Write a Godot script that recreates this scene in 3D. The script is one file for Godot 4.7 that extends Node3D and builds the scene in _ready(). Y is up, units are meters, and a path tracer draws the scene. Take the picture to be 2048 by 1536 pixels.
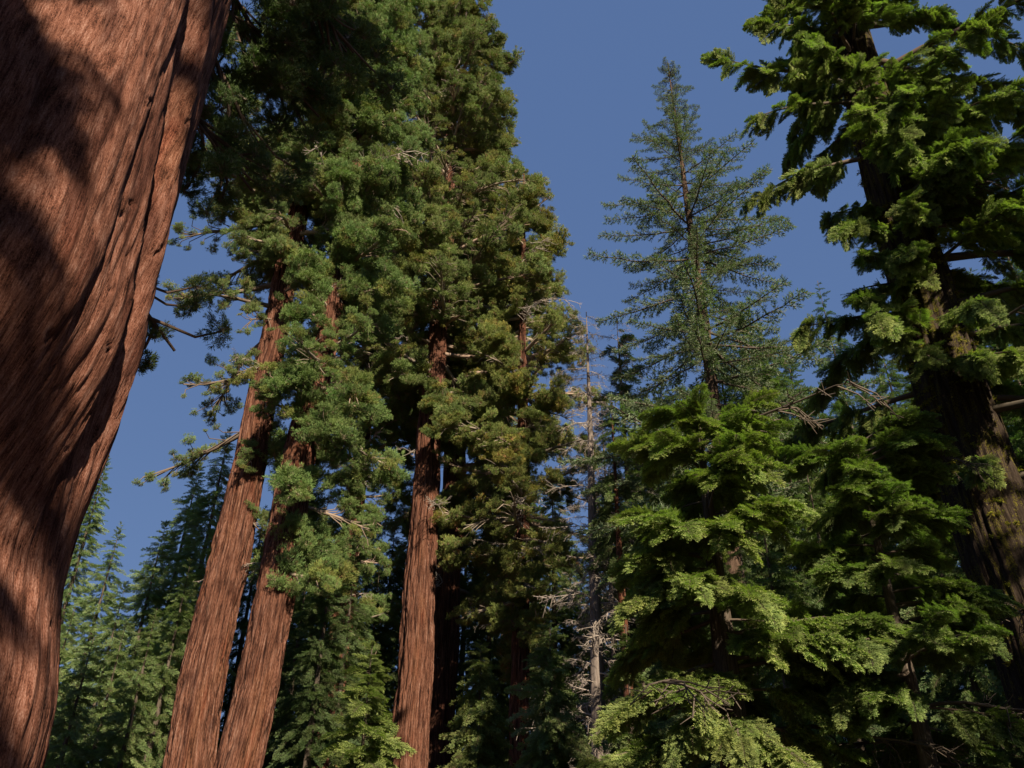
extends Node3D
# A grove of giant sequoias, sugar pines and white firs seen from the forest floor, looking up.
# x is to the right of the view, -z ahead, y up; metres.

var rng := RandomNumberGenerator.new()
var M := {}
var T := {}
var used := {}

# ------------------------------------------------------------------ mesh buffer
class Buf:
	var v := PackedVector3Array()
	var n := PackedVector3Array()
	var c := PackedColorArray()
	var uv := PackedVector2Array()
	var ix := PackedInt32Array()

	func kite(p: Vector3, d: Vector3, side: Vector3, wid: float, c0: Color, c1: Color) -> void:
		var k := v.size()
		var m := p + d * 0.55
		v.push_back(p); v.push_back(m - side * wid * 0.5); v.push_back(p + d); v.push_back(m + side * wid * 0.5)
		c.push_back(c0); c.push_back(c0); c.push_back(c1); c.push_back(c0)
		ix.append_array(PackedInt32Array([k, k + 1, k + 2, k, k + 2, k + 3]))

	func tube(pts: PackedVector3Array, r0: float, r1: float, sides: int, col: Color, vscale := 1.0) -> void:
		var start := v.size()
		var last := pts.size() - 1
		var along := 0.0
		for j in pts.size():
			var d: Vector3 = (pts[mini(j + 1, last)] - pts[maxi(j - 1, 0)]).normalized()
			var a := d.cross(Vector3(0.31, 0.11, 0.94)).normalized()
			if absf(d.dot(Vector3(0.31, 0.11, 0.94))) > 0.95:
				a = d.cross(Vector3.RIGHT).normalized()
			var b := d.cross(a)
			var r := lerpf(r0, r1, float(j) / last)
			if j > 0:
				along += pts[j].distance_to(pts[j - 1])
			for i in sides + 1:
				var t := TAU * i / sides
				var o := a * cos(t) + b * sin(t)
				v.push_back(pts[j] + o * r)
				n.push_back(o)
				c.push_back(col)
				uv.push_back(Vector2(float(i) / sides * maxf(r0 * 6.28, 0.1), along * vscale))
		var s := sides + 1
		for j in last:
			for i in sides:
				var q := start + j * s + i
				ix.append_array(PackedInt32Array([q, q + s, q + 1, q + 1, q + s, q + s + 1]))

	func commit(mesh: ArrayMesh, mat: Material) -> void:
		if ix.is_empty():
			return
		var a := []
		a.resize(Mesh.ARRAY_MAX)
		a[Mesh.ARRAY_VERTEX] = v
		a[Mesh.ARRAY_INDEX] = ix
		if n.size() == v.size():
			a[Mesh.ARRAY_NORMAL] = n
		if c.size() == v.size():
			a[Mesh.ARRAY_COLOR] = c
		if uv.size() == v.size():
			a[Mesh.ARRAY_TEX_UV] = uv
		mesh.add_surface_from_arrays(Mesh.PRIMITIVE_TRIANGLES, a)
		mesh.surface_set_material(mesh.get_surface_count() - 1, mat)

# ------------------------------------------------------------------ nodes
func numbered(called: String) -> String:
	var k: int = used.get(called, 0)
	used[called] = k + 1
	return called if k == 0 else "%s_%03d" % [called, k]

func thing(called: String, label: String, category: String, at: Vector3, group := "") -> Node3D:
	var o := Node3D.new()
	o.name = numbered(called)
	add_child(o)
	o.position = at
	o.set_meta("label", label)
	o.set_meta("category", category)
	if group != "":
		o.set_meta("group", group)
	return o

func part(called: String, mesh: Mesh, parent: Node3D, at := Transform3D.IDENTITY) -> MeshInstance3D:
	var o := MeshInstance3D.new()
	o.name = called
	o.mesh = mesh
	parent.add_child(o, true)
	o.transform = at
	return o

func spread(called: String, mesh: Mesh, parent: Node3D, places: Array, tints: PackedColorArray) -> void:
	if places.is_empty():
		return
	var mm := MultiMesh.new()
	mm.transform_format = MultiMesh.TRANSFORM_3D
	mm.use_colors = true
	mm.mesh = mesh
	mm.instance_count = places.size()
	for i in places.size():
		mm.set_instance_transform(i, places[i])
		mm.set_instance_color(i, tints[i])
	var o := MultiMeshInstance3D.new()
	o.name = called
	o.multimesh = mm
	o.set_meta("kind", "stuff")
	parent.add_child(o, true)

# several templates spread through one crown, one MultiMesh for each template
class Crown:
	var places := []
	var tints := []
	func _init(n: int) -> void:
		for i in n:
			places.append([])
			tints.append(PackedColorArray())
	func put(k: int, x: Transform3D, t: Color) -> void:
		places[k].append(x)
		tints[k].append(t)

func crown_out(cr: Crown, kind: Array, parent: Node3D) -> void:
	for k in kind.size():
		spread("foliage", kind[k], parent, cr.places[k], cr.tints[k])

# ------------------------------------------------------------------ textures and materials
func noise_bytes(seed_: int, freq: float, w: int, h: int, w2: int, h2: int, ridged := false) -> PackedByteArray:
	var f := FastNoiseLite.new()
	f.seed = seed_
	f.frequency = freq
	f.noise_type = FastNoiseLite.TYPE_SIMPLEX_SMOOTH
	f.fractal_type = FastNoiseLite.FRACTAL_RIDGED if ridged else FastNoiseLite.FRACTAL_FBM
	f.fractal_octaves = 4
	var im := f.get_seamless_image(w, h, false, false, 0.2, true)
	im.convert(Image.FORMAT_L8)
	if w != w2 or h != h2:
		im.resize(w2, h2, Image.INTERPOLATE_CUBIC)
	return im.get_data()

func ramp(stops: Array, t: float) -> Color:
	for i in stops.size() - 1:
		if t <= stops[i + 1][0]:
			var a: Color = stops[i][1]
			return a.lerp(stops[i + 1][1], clampf((t - stops[i][0]) / (stops[i + 1][0] - stops[i][0]), 0, 1))
	return stops[-1][1]

# fibrous bark: long strands along v, blotches over them; colours are linear base colours
func bark(seed_: int, stops: Array, strand: float, uvs: Vector2, relief: float, moss := Color(0, 0, 0, 0), moss_at := 2.0, contrast := 1.0, patched := false) -> StandardMaterial3D:
	var w := 512
	var fib := noise_bytes(seed_, strand, w, 64, w, w, false)
	var fin := noise_bytes(seed_ + 1, strand * 3.0, w, 128, w, w, false)
	var blo := noise_bytes(seed_ + 2, 0.012, w, 256, w, w)
	var spk := noise_bytes(seed_ + 3, 0.09, w, w, w, w)
	var lut: Array[Color] = []
	for i in 256:
		lut.append(ramp(stops, i / 255.0).linear_to_srgb())
	var ms := moss.linear_to_srgb()
	var data := PackedByteArray()
	data.resize(w * w * 3)
	var hgt := PackedByteArray()
	hgt.resize(w * w)
	for i in w * w:
		var h := fib[i] * 0.55 + fin[i] * 0.45
		var t := 128.0 + ((fib[i] - 128) * 0.42 + (fin[i] - 128) * 0.34 + (blo[i] - 128) * 0.3 + (spk[i] - 128) * 0.3) * contrast
		var col: Color = lut[clampi(int(t), 0, 255)]
		var hh := h
		if moss_at < 1.5:
			var m := blo[i] * 0.55 + spk[i] * 0.45 - 255.0 * moss_at
			if m > 0.0:
				var q := clampf(m / 14.0, 0, 1)
				col = col.lerp(ms * (0.6 + 0.5 * spk[i] / 255.0), q)
				hh += q * 30.0
		data[i * 3] = clampi(int(col.r * 255), 0, 255)
		data[i * 3 + 1] = clampi(int(col.g * 255), 0, 255)
		data[i * 3 + 2] = clampi(int(col.b * 255), 0, 255)
		hgt[i] = clampi(int(hh), 0, 255)
	var m3 := StandardMaterial3D.new()
	var im := Image.create_from_data(w, w, false, Image.FORMAT_RGB8, data)
	m3.albedo_texture = ImageTexture.create_from_image(im)
	var nm := Image.create_from_data(w, w, false, Image.FORMAT_L8, hgt)
	nm.convert(Image.FORMAT_RGBA8)
	nm.bump_map_to_normal_map(relief)
	m3.normal_enabled = true
	m3.normal_texture = ImageTexture.create_from_image(nm)
	m3.roughness = 0.92
	m3.vertex_color_use_as_albedo = patched
	m3.metallic_specular = 0.25
	m3.uv1_scale = Vector3(uvs.x, uvs.y, 1)
	return m3

func leaf(rough: float, through: Color) -> StandardMaterial3D:
	var m := StandardMaterial3D.new()
	m.vertex_color_use_as_albedo = true
	m.roughness = rough
	m.metallic_specular = 0.35
	m.backlight_enabled = true
	m.backlight = through
	m.cull_mode = BaseMaterial3D.CULL_DISABLED
	return m

func plain(col: Color, rough := 0.9) -> StandardMaterial3D:
	var m := StandardMaterial3D.new()
	m.albedo_color = col.linear_to_srgb()
	m.roughness = rough
	m.metallic_specular = 0.3
	m.vertex_color_use_as_albedo = true
	return m

func make_materials() -> void:
	M.sequoia = bark(11, [[0.0, Color(0.012, 0.005, 0.004)], [0.25, Color(0.041, 0.017, 0.011)], [0.5, Color(0.108, 0.045, 0.028)], [0.75, Color(0.157, 0.078, 0.054)], [1.0, Color(0.224, 0.138, 0.108)]], 0.035, Vector2(0.7, 0.13), 7.0, Color(0, 0, 0, 0), 2.0, 1.6, true)
	M.sequoia_close = bark(31, [[0.0, Color(0.017, 0.007, 0.004)], [0.25, Color(0.068, 0.026, 0.017)], [0.5, Color(0.146, 0.061, 0.040)], [0.72, Color(0.193, 0.092, 0.067)], [1.0, Color(0.283, 0.163, 0.125)]], 0.05, Vector2(1.6, 0.9), 5.0, Color(0, 0, 0, 0), 2.0, 1.55, true)
	M.fir_bark = bark(51, [[0.0, Color(0.02, 0.016, 0.012)], [0.4, Color(0.07, 0.055, 0.042)], [0.7, Color(0.13, 0.105, 0.085)], [1.0, Color(0.22, 0.19, 0.16)]], 0.03, Vector2(1.3, 0.5), 6.0)
	M.mossy_bark = bark(71, [[0.0, Color(0.007, 0.005, 0.003)], [0.4, Color(0.025, 0.017, 0.012)], [0.7, Color(0.048, 0.036, 0.027)], [1.0, Color(0.083, 0.066, 0.052)]], 0.03, Vector2(1.1, 0.45), 7.0, Color(0.090, 0.077, 0.013), 0.58)
	M.pine_bark = bark(91, [[0.0, Color(0.018, 0.012, 0.008)], [0.4, Color(0.060, 0.039, 0.027)], [0.7, Color(0.114, 0.075, 0.054)], [1.0, Color(0.168, 0.120, 0.093)]], 0.03, Vector2(1.3, 0.5), 6.0)
	M.dead_bark = bark(111, [[0.0, Color(0.048, 0.036, 0.030)], [0.4, Color(0.144, 0.116, 0.100)], [0.7, Color(0.240, 0.200, 0.176)], [1.0, Color(0.336, 0.296, 0.264)]], 0.04, Vector2(1.5, 0.4), 4.0)
	M.needle = leaf(0.62, Color(0.76, 0.9, 0.5))
	M.tuft = leaf(0.7, Color(0.6, 0.7, 0.38))
	M.wood = plain(Color(1, 1, 1))
	var g := StandardMaterial3D.new()
	var f := FastNoiseLite.new()
	f.seed = 5
	f.frequency = 0.03
	f.fractal_octaves = 6
	var tex := NoiseTexture2D.new()
	tex.width = 512
	tex.height = 512
	tex.seamless = true
	tex.noise = f
	var gr := Gradient.new()
	gr.offsets = PackedFloat32Array([0.0, 0.4, 0.65, 1.0])
	gr.colors = PackedColorArray([Color(0.13, 0.09, 0.06), Color(0.26, 0.18, 0.12), Color(0.36, 0.26, 0.17), Color(0.47, 0.38, 0.27)])
	tex.color_ramp = gr
	g.albedo_texture = tex
	g.roughness = 1.0
	g.uv1_triplanar = true
	g.uv1_world_triplanar = true
	g.uv1_scale = Vector3(0.3, 0.3, 0.3)
	M.ground = g

# ------------------------------------------------------------------ foliage templates
func rv() -> Vector3:
	return Vector3(rng.randf_range(-1, 1), rng.randf_range(-1, 1), rng.randf_range(-1, 1))

func vary(c: Color, amount: float) -> Color:
	var k := 1.0 + rng.randf_range(-amount, amount)
	return Color(c.r * k * (1.0 + rng.randf_range(-amount, amount) * 0.4), c.g * k, c.b * k)

# a plume of sequoia foliage: tufts of cord-like twigs over a rough dome, about 1 m in radius
func sequoia_plume(seed_: int, tufts: int) -> ArrayMesh:
	rng.seed = seed_
	var l := Buf.new()
	var w := Buf.new()
	var lobes := []
	for i in 7:
		lobes.append(Vector3(rng.randf_range(-1, 1), rng.randf_range(0.0, 1.0), rng.randf_range(-1, 1)).normalized())
	for k in tufts:
		var d := rv()
		while d.length() > 1.0 or d.length() < 0.2 or d.y < -0.5:
			d = rv()
		d = d.normalized()
		var bump := 0.0
		for q in lobes:
			bump = maxf(bump, d.dot(q))
		var r := rng.randf_range(0.35, 0.95) * (0.38 + 0.85 * pow(maxf(bump, 0.0), 2.5))
		var p := d * Vector3(1.0, 0.72, 1.0) * r
		if k % 5 == 0:
			w.tube(PackedVector3Array([Vector3(0, -0.25, 0), p * 0.55 + rv() * 0.05, p]), 0.022, 0.009, 3, Color(0.30, 0.23, 0.17))
		var base := vary(Color(0.140, 0.195, 0.076), 0.22)
		var tip := Color(base.r * 1.35 + 0.012, base.g * 1.3, base.b * 1.05)
		var brown := rng.randf() < 0.05
		if brown:
			base = Color(0.13, 0.09, 0.045)
			tip = Color(0.16, 0.115, 0.05)
		for i in 20:
			var q := (d * 0.8 + rv() * 0.85 + Vector3(0, 0.45, 0)).normalized()
			var s := q.cross(rv()).normalized()
			l.kite(p + rv() * 0.09, q * rng.randf_range(0.12, 0.28), s, rng.randf_range(0.022, 0.04), base, tip)
	var m := ArrayMesh.new()
	l.commit(m, M.tuft)
	w.commit(m, M.wood)
	return m

# one flat bough of white fir, 2 m long, along +x
func fir_bough(seed_: int, step: float, wide: float, body := Color(0.115, 0.170, 0.055), tipc := Color(0.19, 0.25, 0.07), rough := 0.3, spread_ := 1.0) -> ArrayMesh:
	rng.seed = seed_
	var l := Buf.new()
	var w := Buf.new()
	var L := 2.0
	var pts := PackedVector3Array()
	var bend := rng.randf_range(-0.12, 0.12)
	var sag := rng.randf_range(0.10, 0.17)
	for j in 9:
		var s := L * j / 8.0
		pts.push_back(Vector3(s, 0.14 * s - sag * s * s + rng.randf_range(-0.01, 0.01), bend * s * s * 0.5))
	w.tube(pts, 0.018, 0.004, 4, Color(0.085, 0.066, 0.05))
	var s := 0.25
	while s < L:
		var k := s / L * 8.0
		var i := mini(int(k), 7)
		var o := pts[i].lerp(pts[i + 1], k - i)
		var fwd := (pts[i + 1] - pts[i]).normalized()
		for side in [-1.0, 1.0]:
			if rng.randf() < 0.08:
				continue
			var reach := (0.86 * pow(1.0 - s / L, 0.75) + 0.12) * rng.randf_range(0.65, 1.05) * spread_
			if s < 0.6:
				reach *= 0.4 + s
			var ang := deg_to_rad(rng.randf_range(42, 60))
			var up := rng.randf_range(-1.0, 0.8) * rough
			var d: Vector3 = (fwd * cos(ang) + Vector3(0, up, 0) + Vector3(0, 0, side * sin(ang))).normalized()
			var tone := vary(body, 0.2)
			var bright := rng.randf() < 0.6
			w.tube(PackedVector3Array([o, o + d * reach * 0.9 + Vector3(0, -0.03 * reach, 0)]), 0.006, 0.003, 3, Color(0.10, 0.078, 0.055))
			var q := 0.05
			while q < reach:
				var p := o + d * q + Vector3(0, -0.05 * q * q, 0)
				var fresh := bright and q > reach - 0.22
				l.kite(p, (d * 0.8 + Vector3(0, 0.5, 0) + rv() * 0.4).normalized() * 0.07, d.cross(Vector3.UP).normalized(), wide, tone, tone)
				for g in [-1.0, 1.0]:
					var sd: Vector3 = d.cross(Vector3.UP).normalized() * g
					var tl := rng.randf_range(0.09, 0.17) * (0.55 + 0.6 * (1.0 - q / (reach + 0.1)))
					var td: Vector3 = (d * 0.75 + sd * 0.72 + Vector3(0, rng.randf_range(-1.0, 1.0) * (rough + 0.25), 0)).normalized()
					var flat := (td.cross(Vector3.UP).normalized() + Vector3(0, rng.randf_range(-0.6, 0.6), 0)).normalized()
					var c0 := tone
					var c1 := Color(tone.r * 1.25, tone.g * 1.2, tone.b * 1.1)
					if fresh:
						c1 = tipc
						c0 = tone.lerp(c1, 0.4)
					l.kite(p, td * tl, flat, wide, c0, c1)
				q += step
			var e := o + d * reach
			l.kite(e - d * 0.08, d * 0.16, d.cross(Vector3.UP).normalized(), wide, tone, tipc if bright else tone)
		s += step * 1.25
	for i in int(1.7 / step):
		var p := along(pts, 0.1 + 0.9 * i * step / 1.7)
		l.kite(p, (Vector3(0.8, 0.45, 0) + rv() * 0.6).normalized() * 0.09, Vector3(0, 0.2, 1).normalized(), wide, body, body * 1.15)
	for i in 8:
		var p := pts[7].lerp(pts[8], i / 8.0)
		l.kite(p, (Vector3(1, 0.1, 0) + rv() * 0.35).normalized() * 0.14, Vector3(0, 0.3, 1).normalized(), wide, body, tipc)
	var m := ArrayMesh.new()
	l.commit(m, M.needle)
	w.commit(m, M.wood)
	return m

# one branch of sugar pine, 4 m long, along +x: bare near the trunk, tip turned up, short tufted side shoots
func pine_branch(seed_: int) -> ArrayMesh:
	rng.seed = seed_
	var l := Buf.new()
	var w := Buf.new()
	var L := 4.0
	var pts := PackedVector3Array()
	var bend := rng.randf_range(-0.08, 0.08)
	var lift := rng.randf_range(0.035, 0.065)
	for j in 11:
		var s := L * j / 10.0
		pts.push_back(Vector3(s, -0.14 * s + lift * s * s * 0.9 + rng.randf_range(-0.03, 0.03), bend * s * s * 0.5 + rng.randf_range(-0.04, 0.04)))
	w.tube(pts, 0.055, 0.012, 4, Color(0.09, 0.07, 0.055))
	var s := 0.5
	while s < L:
		var k := s / L * 10.0
		var i := mini(int(k), 9)
		var o := pts[i].lerp(pts[i + 1], k - i)
		var fwd := (pts[i + 1] - pts[i]).normalized()
		for side in [-1.0, 1.0]:
			if rng.randf() < 0.12:
				continue
			var reach: float = (0.62 * pow(1.0 - s / L, 0.6) + 0.14) * rng.randf_range(0.5, 1.1)
			if s < 1.2:
				reach *= s / 1.2
			var ang := deg_to_rad(rng.randf_range(40, 65))
			var d: Vector3 = (fwd * cos(ang) + Vector3(0, rng.randf_range(-0.35, 0.2), 0) + Vector3(0, 0, side * sin(ang))).normalized()
			w.tube(PackedVector3Array([o, o + d * reach]), 0.014, 0.006, 3, Color(0.11, 0.09, 0.07))
			var q := reach * 0.3
			while q <= reach + 0.02:
				var tone := vary(Color(0.148, 0.188, 0.115), 0.2)
				for t in 13:
					var nd := (d * 0.8 + rv() * 0.85).normalized()
					l.kite(o + d * q + rv() * 0.03, nd * rng.randf_range(0.11, 0.19), nd.cross(rv()).normalized(), 0.026, tone, Color(tone.r * 1.3, tone.g * 1.25, tone.b * 1.15))
				q += 0.13
		if s > 1.3:
			var tn := vary(Color(0.148, 0.188, 0.115), 0.2)
			for t in 7:
				var nd := (fwd * 0.6 + rv() * 0.9).normalized()
				l.kite(o, nd * rng.randf_range(0.12, 0.2), nd.cross(rv()).normalized(), 0.030, tn, tn * 1.25)
		s += 0.16
	var m := ArrayMesh.new()
	l.commit(m, M.needle)
	w.commit(m, M.wood)
	return m

# a bare dead branch, 2.5 m long, along +x, drooping, with fine twigs
func dead_branch(seed_: int, col: Color) -> ArrayMesh:
	rng.seed = seed_
	var w := Buf.new()
	var pts := PackedVector3Array()
	var p := Vector3.ZERO
	var d := Vector3(1, 0.15, 0)
	for j in 8:
		pts.push_back(p)
		p += d.normalized() * 0.34
		d += Vector3(0, rng.randf_range(-0.32, 0.08), rng.randf_range(-0.28, 0.28))
	w.tube(pts, 0.035, 0.008, 4, col)
	for k in 16:
		var i := rng.randi_range(1, 6)
		var a := pts[i].lerp(pts[i + 1], rng.randf())
		var e := (Vector3(0.6, rng.randf_range(-0.7, 0.3), 0) + Vector3(0, 0, rng.randf_range(-1, 1))).normalized()
		var ln := rng.randf_range(0.3, 0.8)
		var mid := a + e * ln * 0.5 + rv() * 0.07
		var tip := a + e * ln + Vector3(0, -0.12, 0) + rv() * 0.1
		w.tube(PackedVector3Array([a, mid, tip]), 0.017, 0.008, 3, col)
		for q in 3:
			var o := a.lerp(tip, rng.randf_range(0.3, 0.9))
			w.tube(PackedVector3Array([o, o + (e + rv() * 0.8).normalized() * rng.randf_range(0.12, 0.3)]), 0.010, 0.006, 3, col)
	var m := ArrayMesh.new()
	w.commit(m, M.wood)
	return m

func lichen_tuft(seed_: int) -> ArrayMesh:
	rng.seed = seed_
	var l := Buf.new()
	for i in 26:
		var d := (Vector3(0, 0.9, 0) + rv()).normalized()
		var c := vary(Color(0.20, 0.185, 0.022), 0.25)
		l.kite(rv() * 0.03, d * rng.randf_range(0.03, 0.07), d.cross(rv()).normalized(), 0.014, c, c * 1.2)
	var m := ArrayMesh.new()
	l.commit(m, M.needle)
	return m

func make_templates() -> void:
	T.plume = []
	for i in 6:
		T.plume.append(sequoia_plume(100 + i, 100))
	T.bough = []
	for i in 6:
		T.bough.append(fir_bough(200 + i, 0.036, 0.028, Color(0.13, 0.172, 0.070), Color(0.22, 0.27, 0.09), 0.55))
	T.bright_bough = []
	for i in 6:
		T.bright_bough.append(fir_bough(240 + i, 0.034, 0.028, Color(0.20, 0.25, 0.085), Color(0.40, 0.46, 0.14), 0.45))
	T.far_bough = []
	for i in 5:
		T.far_bough.append(fir_bough(220 + i, 0.055, 0.040, Color(0.128, 0.172, 0.075), Color(0.18, 0.225, 0.085), 0.75, 0.6))
	T.pine = []
	for i in 5:
		T.pine.append(pine_branch(300 + i))
	T.dead = []
	for i in 5:
		T.dead.append(dead_branch(400 + i, Color(0.30, 0.255, 0.22)))
	T.twig = []
	for i in 4:
		T.twig.append(dead_branch(440 + i, Color(0.10, 0.08, 0.065)))
	T.lichen = [lichen_tuft(500), lichen_tuft(501)]

# ------------------------------------------------------------------ trunks
# centre line leans by `lean` metres per metre; `rs` holds the radius at each of the heights `ys`
func trunk_mesh(seed_: int, height: float, rs: PackedFloat32Array, lean: Vector3, segs: int, ys: PackedFloat32Array, furrow: float, spacing: float, flute: float, mat: Material, face := 99.0, patches := false) -> ArrayMesh:
	var f1 := FastNoiseLite.new()
	f1.seed = seed_
	f1.frequency = 1.0
	f1.fractal_octaves = 2
	var f2 := FastNoiseLite.new()
	f2.seed = seed_ + 1
	f2.frequency = 1.0
	f2.fractal_octaves = 2
	var b := Buf.new()
	var P := PackedVector3Array()
	var rows := ys.size()
	var around := maxf(1.0, roundf(rs[rows / 5] * TAU))
	for j in rows:
		var h := ys[j]
		var r := rs[j]
		var wob := Vector3(f1.get_noise_2d(h * 0.05, 7.3), 0, f1.get_noise_2d(h * 0.05, 91.7)) * (minf(0.3, r * 0.5) if face > 50.0 else 0.0)
		for i in segs + 1:
			var th := TAU * (i % segs) / segs
			var cs := cos(th)
			var sn := sin(th)
			var tw := f1.get_noise_2d(h * 0.12, 31.0) * (0.35 if face > 50.0 else 0.08)
			var rr := r * (1.0 + flute * f1.get_noise_3d(cs * 1.7 + tw, h * 0.045, sn * 1.7))
			var kx := r / spacing
			var g := f2.get_noise_3d(cs * kx + tw, h * 0.32, sn * kx)
			rr += furrow * (smoothstep(0.0, 0.30, absf(g)) - 0.7)
			if furrow > 0.03:
				rr += furrow * 0.35 * f2.get_noise_3d(cs * kx * 3.1, h * 1.1, sn * kx * 3.1 + 50.0)
			if face < 50.0:
				rr += close_furrows(th, h, face)
			if patches:
				var a1 := f2.get_noise_3d(cs * r * 1.1 + 70.0, h * 0.22, sn * r * 1.1)
				var a2 := f2.get_noise_3d(cs * r * 2.6, h * 0.5 + 40.0, sn * r * 2.6)
				var a3 := f1.get_noise_3d(cs * r * 0.6, h * 0.13 + 90.0, sn * r * 0.6)
				var pc := Color(1, 1.04, 1.06).lerp(Color(1.1, 1.38, 1.6), smoothstep(0.0, 0.5, a1))
				pc = pc.lerp(Color(0.42, 0.36, 0.36), 0.9 * smoothstep(0.22, 0.45, a2))
				pc = pc.lerp(Color(1.2, 0.95, 0.8), smoothstep(0.1, 0.5, a3) * 0.7)
				b.c.push_back(pc)
			P.push_back(Vector3(cs * rr, h, sn * rr) + lean * maxf(h, 0) + wob)
			b.uv.push_back(Vector2(float(i) / segs * around, h))
	var s := segs + 1
	for j in rows:
		for i in s:
			var a := P[j * s + (i + 1 if i < segs else 1)]
			var c := P[j * s + (i - 1 if i > 0 else segs - 1)]
			var u := P[mini(j + 1, rows - 1) * s + i]
			var d := P[maxi(j - 1, 0) * s + i]
			b.n.push_back((u - d).cross(a - c).normalized())
	b.v = P
	for j in rows - 1:
		for i in segs:
			var q := j * s + i
			b.ix.append_array(PackedInt32Array([q + 1, q + s + 1, q + s, q + 1, q + s, q]))
	var m := ArrayMesh.new()
	b.commit(m, mat)
	return m

func rows_to(height: float, n: int, power := 1.4) -> PackedFloat32Array:
	var a := PackedFloat32Array()
	for j in n + 1:
		a.push_back(-0.3 + (height + 0.3) * pow(float(j) / n, power))
	return a

# ------------------------------------------------------------------ trees
# a limb from the trunk: returns its points
func limb_path(from: Vector3, az: float, length: float, pitch0: float, pitch1: float, wig: float) -> PackedVector3Array:
	var pts := PackedVector3Array()
	var p := from
	var n := 8
	var a := az
	for j in n + 1:
		pts.push_back(p)
		var t := float(j) / n
		var pitch := lerpf(pitch0, pitch1, t)
		a += rng.randf_range(-wig, wig)
		p += Vector3(cos(a) * cos(pitch), sin(pitch) + rng.randf_range(-wig, wig) * 0.5, sin(a) * cos(pitch)) * length / n
	return pts

func along(pts: PackedVector3Array, t: float) -> Vector3:
	var k := clampf(t, 0, 0.9999) * (pts.size() - 1)
	var i := int(k)
	return pts[i].lerp(pts[i + 1], k - i)

func upright(at: Vector3, lean: Vector3, scale_: float, squash := 1.0) -> Transform3D:
	var y := (Vector3.UP + lean).normalized()
	var x := y.cross(Vector3(sin(rng.randf() * TAU), 0.1, cos(rng.randf() * TAU))).normalized()
	var z := x.cross(y)
	return Transform3D(Basis(x * scale_, y * scale_ * squash, z * scale_), at)

# dims: height, base radius, crown from, crown radius, limbs
func sequoia(label: String, at: Vector3, d: Dictionary, seed_: int) -> Node3D:
	var t := thing("sequoia_tree", label, "tree", at, "giant sequoias")
	rng.seed = seed_
	var H: float = d.height
	var R: float = d.radius
	var lean: Vector3 = d.get("lean", Vector3.ZERO)
	var ys := rows_to(H, d.get("rows", 110))
	var rs := PackedFloat32Array()
	for h in ys:
		rs.push_back(R * (pow(clampf(1.0 - h / H, 0.001, 1), 0.78) + 0.22 * exp(-maxf(h, 0) / 1.8)))
	part("trunk", trunk_mesh(seed_, H, rs, lean, d.get("segs", 96), ys, 0.13, 0.30, 0.16, M.sequoia, 99.0, true), t)
	var cr := Crown.new(T.plume.size())
	var C0: float = d.crown_from
	var CR: float = d.crown_radius
	var n: int = d.limbs
	var tint: Color = d.get("tint", Color(1, 1, 1))
	var airy: Array = d.get("airy", [])
	for k in n + airy.size():
		var u := (k + rng.randf()) / n
		var h := lerpf(C0, H - 0.8, minf(pow(u, d.get("bias", 0.95)), 1.0))
		if k >= n:
			h = airy[k - n][0]
		var q := (h - C0) / (H - C0)
		var shape := pow(clampf(1.0 - q, 0, 1), 0.5) * (0.55 + 0.45 * smoothstep(0.0, 0.22, q))
		var L := maxf(0.9, CR * shape * rng.randf_range(0.45, 1.2))
		var az := rng.randf() * TAU
		if k >= n:
			L = airy[k - n][2]
			az = airy[k - n][1]
		if d.has("shun") and h < d.shun[1] and cos(az - d.shun[0]) > (d.shun[2] if h < d.shun[3] else 0.6):
			if rng.randf() < 0.8:
				continue
			L *= 0.35
		var pitch := lerpf(-0.25, 0.55, q) + rng.randf_range(-0.25, 0.25)
		var from := Vector3(0, h, 0) + lean * h
		var pts := limb_path(from, az, L, pitch, pitch + rng.randf_range(-0.5, 0.5), 0.16)
		var w := Buf.new()
		var wood := vary(Color(0.26, 0.205, 0.16), 0.2)
		var loose := k >= n or rng.randf() < 0.3
		if k >= n:
			wood = Color(0.15, 0.115, 0.09)
		w.tube(pts, clampf(0.035 * L, 0.05, 0.2), 0.03, 6, wood)
		var clumps: int = int(d.get("density", 1.0) * (6.0 + L * 3.9))
		for c in clumps:
			var s := 1.0 - 0.8 * pow(rng.randf(), 1.2)
			var o := along(pts, s)
			var out := (o - from)
			out.y = 0
			out = out.normalized() if out.length() > 0.01 else Vector3.RIGHT
			var side := out.cross(Vector3.UP)
			var p := o + side * rng.randf_range(-0.24, 0.24) * L * (1.15 - 0.5 * s) + Vector3(0, rng.randf_range(-0.9, 0.8), 0) + out * rng.randf_range(-0.1, 0.5)
			w.tube(PackedVector3Array([along(pts, s - 0.12), (o + p) * 0.5 + rv() * 0.1, p]), 0.035, 0.018, 4, wood)
			var sz: float = rng.randf_range(0.24, 0.74) * d.get("plume", 1.0) * (0.6 if loose else 1.0)
			var tt := vary(tint, 0.2)
			if rng.randf() < 0.15:
				tt = Color(tt.r * 1.3, tt.g * 1.05, tt.b * 0.9)
			cr.put(rng.randi() % T.plume.size(), upright(p, out * rng.randf_range(0.1, 0.9), sz, rng.randf_range(0.6, 1.5)), tt)
		var m := ArrayMesh.new()
		w.commit(m, M.wood)
		part("branch", m, t)
	# bare dead limbs and stubs near the foot of the crown
	for k in d.get("stubs", 6):
		var h := rng.randf_range(C0 * 0.75, lerpf(C0, H, 0.75))
		part("dead_branch", T.dead[rng.randi() % 5], t, Transform3D(Basis(Vector3.UP, rng.randf() * TAU).scaled(Vector3.ONE * rng.randf_range(1.0, 2.4)), Vector3(0, h, 0) + lean * h))
	crown_out(cr, T.plume, t)
	return t

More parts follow.
